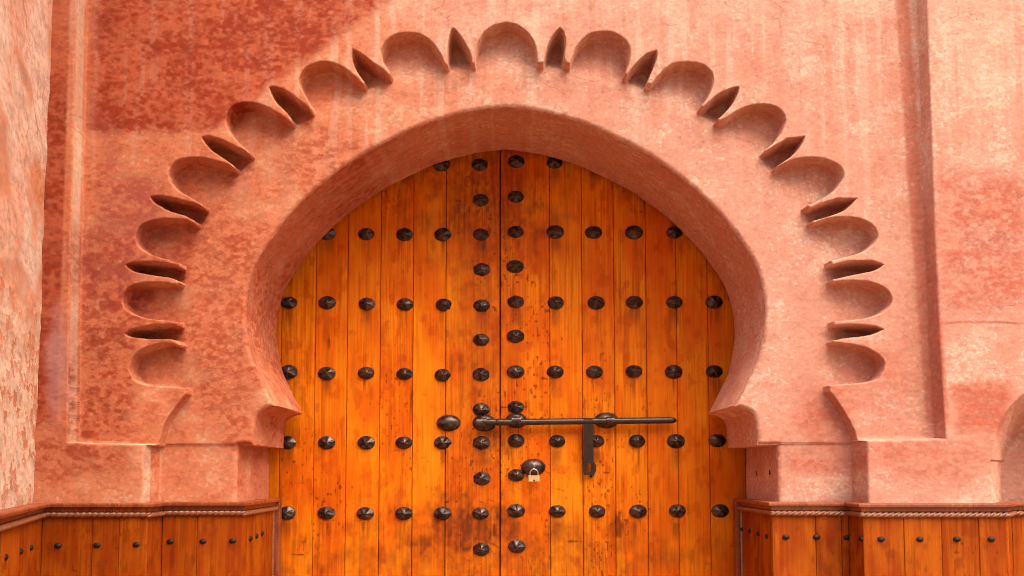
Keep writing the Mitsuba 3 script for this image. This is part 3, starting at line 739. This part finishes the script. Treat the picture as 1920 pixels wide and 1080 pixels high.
# padlock
yl = YDOOR - 0.046
pa, pb = W(990.5, 891.5, yl), W(1012, 903.5, yl)
add('padlock__body', trimesh.util.concatenate([cbox(pa[0], pb[0], yl - 0.008, yl + 0.010, pb[2], pa[2], 0.003)]), 'brass_mat')
cxp = (pa[0] + pb[0]) / 2
th = np.linspace(np.pi, 0, 17)
sh = np.vstack([[[cxp - 0.024, yl, pa[2] - 0.004]], np.stack([cxp + 0.024 * np.cos(th), yl + 0 * th, pa[2] + 0.012 + 0.026 * np.sin(th)], 1), [[cxp + 0.024, yl, pa[2] - 0.004]]])
add('padlock__shackle', tube_mesh(sh, 0.0046, 10), 'steel_mat', True)
add('padlock__keyway', face_out(lathe([(0.0001, 0.0), (0.005, 0.0), (0.005, 0.002), (0.0045, 0.0025), (0.0001, 0.0025)][::-1], 14), cxp, yl - 0.0075, pb[2] + 0.009), 'nail_mat', 40)
tag('padlock', 'small brass padlock hanging on the iron boss of the right door leaf', 'padlock')
# dark jamb frame seen either side of the leaves, below the imposts
zi = oL[0, 1]

# ------------------------------------------------------------------ wooden dado
PO, CO, RO = 0.050, 0.080, 0.060                       # how far panel, cornice and rope stand out of the wall
ZC = W(948, 944, FR - CO)[2]                          # top of the cornice
Z_ROPE = ZC - 0.058
YJ = YREV + 0.006
sc = c0 + np.array([0, 0, 0.0])
corner = np.array([c0[0] + (c1 - c0)[0] * (1.45 - c0[2]) / (c1[2] - c0[2]), FR])
path_all = [corner + SD[:2] * 2.6, corner, np.array([XBL, FR]), np.array([XBL, PIER]), np.array([oL[0, 0], PIER]), np.array([oL[0, 0], YJ])]
path_r = [np.array([oR[0, 0], YJ]), np.array([oR[0, 0], PIER]), np.array([XBR, PIER]), np.array([XBR, FR]), np.array([xn, FR]), np.array([xn + 0.135, FR + 0.18]), np.array([xn + 0.60, FR + 0.185])]


def offs(path, o):
    """The path moved outward by o, with mitred corners."""
    P = [np.asarray(p, float) for p in path]
    d = [(b - a) / np.linalg.norm(b - a) for a, b in zip(P, P[1:])]
    nn = [np.array([v[1], -v[0]]) for v in d]
    out = [P[0] + nn[0] * o]
    for i in range(1, len(P) - 1):
        m = nn[i - 1] + nn[i]
        out.append(P[i] + m * o * 2 / (m @ m) if (m @ m) > 1e-6 else P[i])
    out.append(P[-1] + nn[-1] * o)
    return np.array(out)


PROF = [(0.0, 0.0), (0.074, 0.0), (0.079, -0.003), (0.080, -0.007), (0.080, -0.017), (0.077, -0.020), (0.062, -0.021), (0.061, -0.030), (0.060, -0.040), (0.053, -0.047), (0.0, -0.047)]


def sweep(path, lo, hi, prof, z):
    rows = [np.hstack([offs(path, o)[lo:hi + 1], np.full((hi + 1 - lo, 1), z + dz)]) for o, dz in prof]
    V, F, k, n = [], [], len(prof), hi + 1 - lo
    V = np.array(rows).transpose(1, 0, 2).reshape(-1, 3)
    for i in range(n - 1):
        for j in range(k):
            a, b = i * k + j, i * k + (j + 1) % k
            F += [[a, b, b + k], [a, b + k, a + k]]
    for i in (0, n - 1):
        F += [[i * k, i * k + j, i * k + j + 1] for j in range(1, k - 1)]
    m = trimesh.Trimesh(V, F, process=False)
    m.fix_normals()
    return m


def rope(P, r, pitch, strands=3):
    P = np.asarray(P, float)
    L = np.r_[0, np.cumsum(np.linalg.norm(np.diff(P, axis=0), axis=1))]
    s = np.arange(0, L[-1], 0.0035)
    C = np.stack([np.interp(s, L, P[:, k]) for k in range(3)], 1)
    t = np.gradient(C, axis=0); t /= np.linalg.norm(t, axis=1, keepdims=True)
    up = np.array([0, 0, 1.0]) if abs(t[0, 2]) < 0.7 else np.array([0, 1.0, 0])
    n, V, F = 18, [], []
    for i, (c, d) in enumerate(zip(C, t)):
        a = np.cross(d, up); a /= np.linalg.norm(a); b = np.cross(a, d)
        th = np.arange(n) * 2 * np.pi / n
        rr = r * (0.52 + 0.48 * np.abs(np.cos(strands * 0.5 * (th - 2 * np.pi * s[i] / pitch))) ** 1.1)
        V.append(c + rr[:, None] * (np.cos(th)[:, None] * a + np.sin(th)[:, None] * b))
    V = np.vstack(V)
    for i in range(len(C) - 1):
        for j in range(n):
            a, b = i * n + j, i * n + (j + 1) % n
            F += [[a, b, b + n], [a, b + n, a + n]]
    m = trimesh.Trimesh(V, F, process=False)
    if np.dot(m.face_normals[0], m.triangles_center[0] - C[0]) < 0:
        m.invert()
    return m


def dado(key, path, lo, hi, splits, nails, tones_):
    add(f'{key}__cornice', sweep(path, lo, hi, PROF, ZC), 'trim_mat')
    op = offs(path, RO)
    add(f'{key}__rope_moulding', rope([[*p, Z_ROPE] for p in op[lo:hi + 1]], 0.0140, 0.090), 'rope_mat', True)
    pp = offs(path, PO)
    bb = offs(path, PO - 0.026)
    k = 0
    for i in range(lo, hi):
        A, B = pp[i], pp[i + 1]
        d = (B - A) / np.linalg.norm(B - A); n = np.array([d[1], -d[0]])
        Lg = np.linalg.norm(B - A)
        f = [0.0] + [x for x in splits.get(i, []) if 0 < x < 1] + [1.0]
        for u, v in zip(f, f[1:]):
            out = 0.0015 * ((k * 7) % 3)
            m = cbox(u * Lg + 0.0012, v * Lg - 0.0012, -0.024, out, 0.0, ZC - 0.0475, 0.0025)
            w = m.vertices
            M = np.stack([A[0] + d[0] * w[:, 0] + n[0] * w[:, 1], A[1] + d[1] * w[:, 0] + n[1] * w[:, 1], w[:, 2]], 1)
            m2 = trimesh.Trimesh(M, m.faces, process=False); m2.fix_normals()
            add(f'{key}__plank', m2, f'wood_mat_{tones_[k % len(tones_)]}')
            k += 1
    nail = lathe([(0.0001, 0.011), (0.006, 0.0105), (0.012, 0.008), (0.0155, 0.004), (0.016, 0.0), (0.016, -0.004)][::-1], 16)
    for i, ss in nails.items():
        A, B = pp[i], pp[i + 1]
        d = (B - A) / np.linalg.norm(B - A); n = np.array([d[1], -d[0]])
        for u, z in ss:
            c = A + (B - A) * u
            w = nail.vertices
            M = np.stack([c[0] + d[0] * w[:, 0] * 1.15 + n[0] * (w[:, 2] + 0.002), c[1] + d[1] * w[:, 0] * 1.15 + n[1] * (w[:, 2] + 0.002), z + w[:, 1] * 0.85], 1)
            m2 = trimesh.Trimesh(M, nail.faces, process=False); m2.fix_normals()
            add(f'{key}__nail', m2, 'nail_mat', 40)


def frac(path, i, px, py=1010):
    """Where along run i of the panel a vertical line seen at px lies."""
    pp = offs(path, PO)
    A, B = pp[i], pp[i + 1]
    lo, hi = -0.2, 1.2
    eye = np.array([0, -D]); ray = np.array([(px - 948) / FOC, 1.0])
    M = np.stack([B - A, -ray], 1)
    return float(np.linalg.solve(M, eye - A)[0])


def nz(px, py, path, i):
    u = frac(path, i, px)
    pp = offs(path, PO)
    y = (pp[i] + (pp[i + 1] - pp[i]) * u)[1]
    return (u, W(px, py, y)[2])


dado('side_dado', path_all, 0, 1, {0: [0.35, 0.6, frac(path_all, 0, 18), frac(path_all, 0, 42)]}, {0: [nz(16, 1045, path_all, 0), nz(44, 1034, path_all, 0), nz(63, 1027, path_all, 0)]}, [5, 4, 5])
tag('side_dado', 'wooden dado on the pale side wall at the far left', 'wainscot')
dado('left_dado', path_all, 1, 5, {1: [frac(path_all, 1, p) for p in (178, 228)], 3: [frac(path_all, 3, p) for p in (373,)], 4: [0.30, 0.66]},
     {1: [nz(115, 1023, path_all, 1), nz(188, 1022, path_all, 1), nz(261, 1021, path_all, 1)], 3: [nz(324, 1015, path_all, 3), nz(385, 1015, path_all, 3), nz(440, 1014, path_all, 3)],
      4: [nz(472, 1010, path_all, 4), nz(483, 1005, path_all, 4), nz(493, 1000, path_all, 4)]}, [4, 4, 5, 4, 4, 5, 5, 5])
tag('left_dado', 'wooden dado with rope moulding left of the door, below the plaster block', 'wainscot')
dado('right_dado', path_r, 0, 6, {0: [0.33, 0.66], 1: [frac(path_r, 1, p) for p in (1526, 1574)], 3: [frac(path_r, 3, p) for p in (1690, 1760, 1830)], 4: [0.45]},
     {0: [nz(1389, 992, path_r, 0), nz(1404, 996, path_r, 0), nz(1420, 1001, path_r, 0), nz(1436, 1006, path_r, 0)],
      1: [nz(1470, 1007, path_r, 1), nz(1527, 1007, path_r, 1), nz(1583, 1008, path_r, 1)], 2: [nz(1611, 1010, path_r, 2)],
      3: [nz(1647, 1011, path_r, 3), nz(1719, 1011, path_r, 3), nz(1788, 1011, path_r, 3), nz(1852, 1011, path_r, 3)], 4: [nz(1898, 1008, path_r, 4)]}, [4, 4, 4, 5, 4, 5, 4, 5, 5, 4, 5, 4])
tag('right_dado', 'wooden dado with rope moulding right of the door', 'wainscot')
# edge boards and their fine rope beside the door
for key, xs, sgn in (('left_dado', oL[0, 0], 1), ('right_dado', oR[0, 0], -1)):
    xa, xb = xs + sgn * 0.020, xs + sgn * (CO + 0.001)
    add(f'{key}__edge_board', cbox(min(xa, xb), max(xa, xb), YJ - 0.055, YJ - 0.002, 0.0, ZC - 0.012, 0.004), 'trim_mat')
    xr = xs + sgn * (PO + 0.003)
    add(f'{key}__edge_rope', rope([[xr, YJ - 0.085, 0.0], [xr, YJ - 0.085, ZC - 0.07]], 0.010, 0.052), 'rope_mat', True)

# ------------------------------------------------------------------ ground
gm = trimesh.Trimesh([[-400, -400, 0], [400, -400, 0], [400, 400, 0], [-400, 400, 0]], [[0, 1, 2], [0, 2, 3]])
add('ground', gm, 'ground_mat')
tag('ground', 'earth coloured paving of the courtyard in front of the gate', 'paving', kind='structure')
add('threshold', cbox(oL[0, 0] + 0.004, oR[0, 0] - 0.004, PIER + 0.02, YDOOR + 0.2, -0.02, 0.035, 0.006), 'ground_mat')
tag('threshold', 'low stone threshold under the two door leaves', 'threshold')
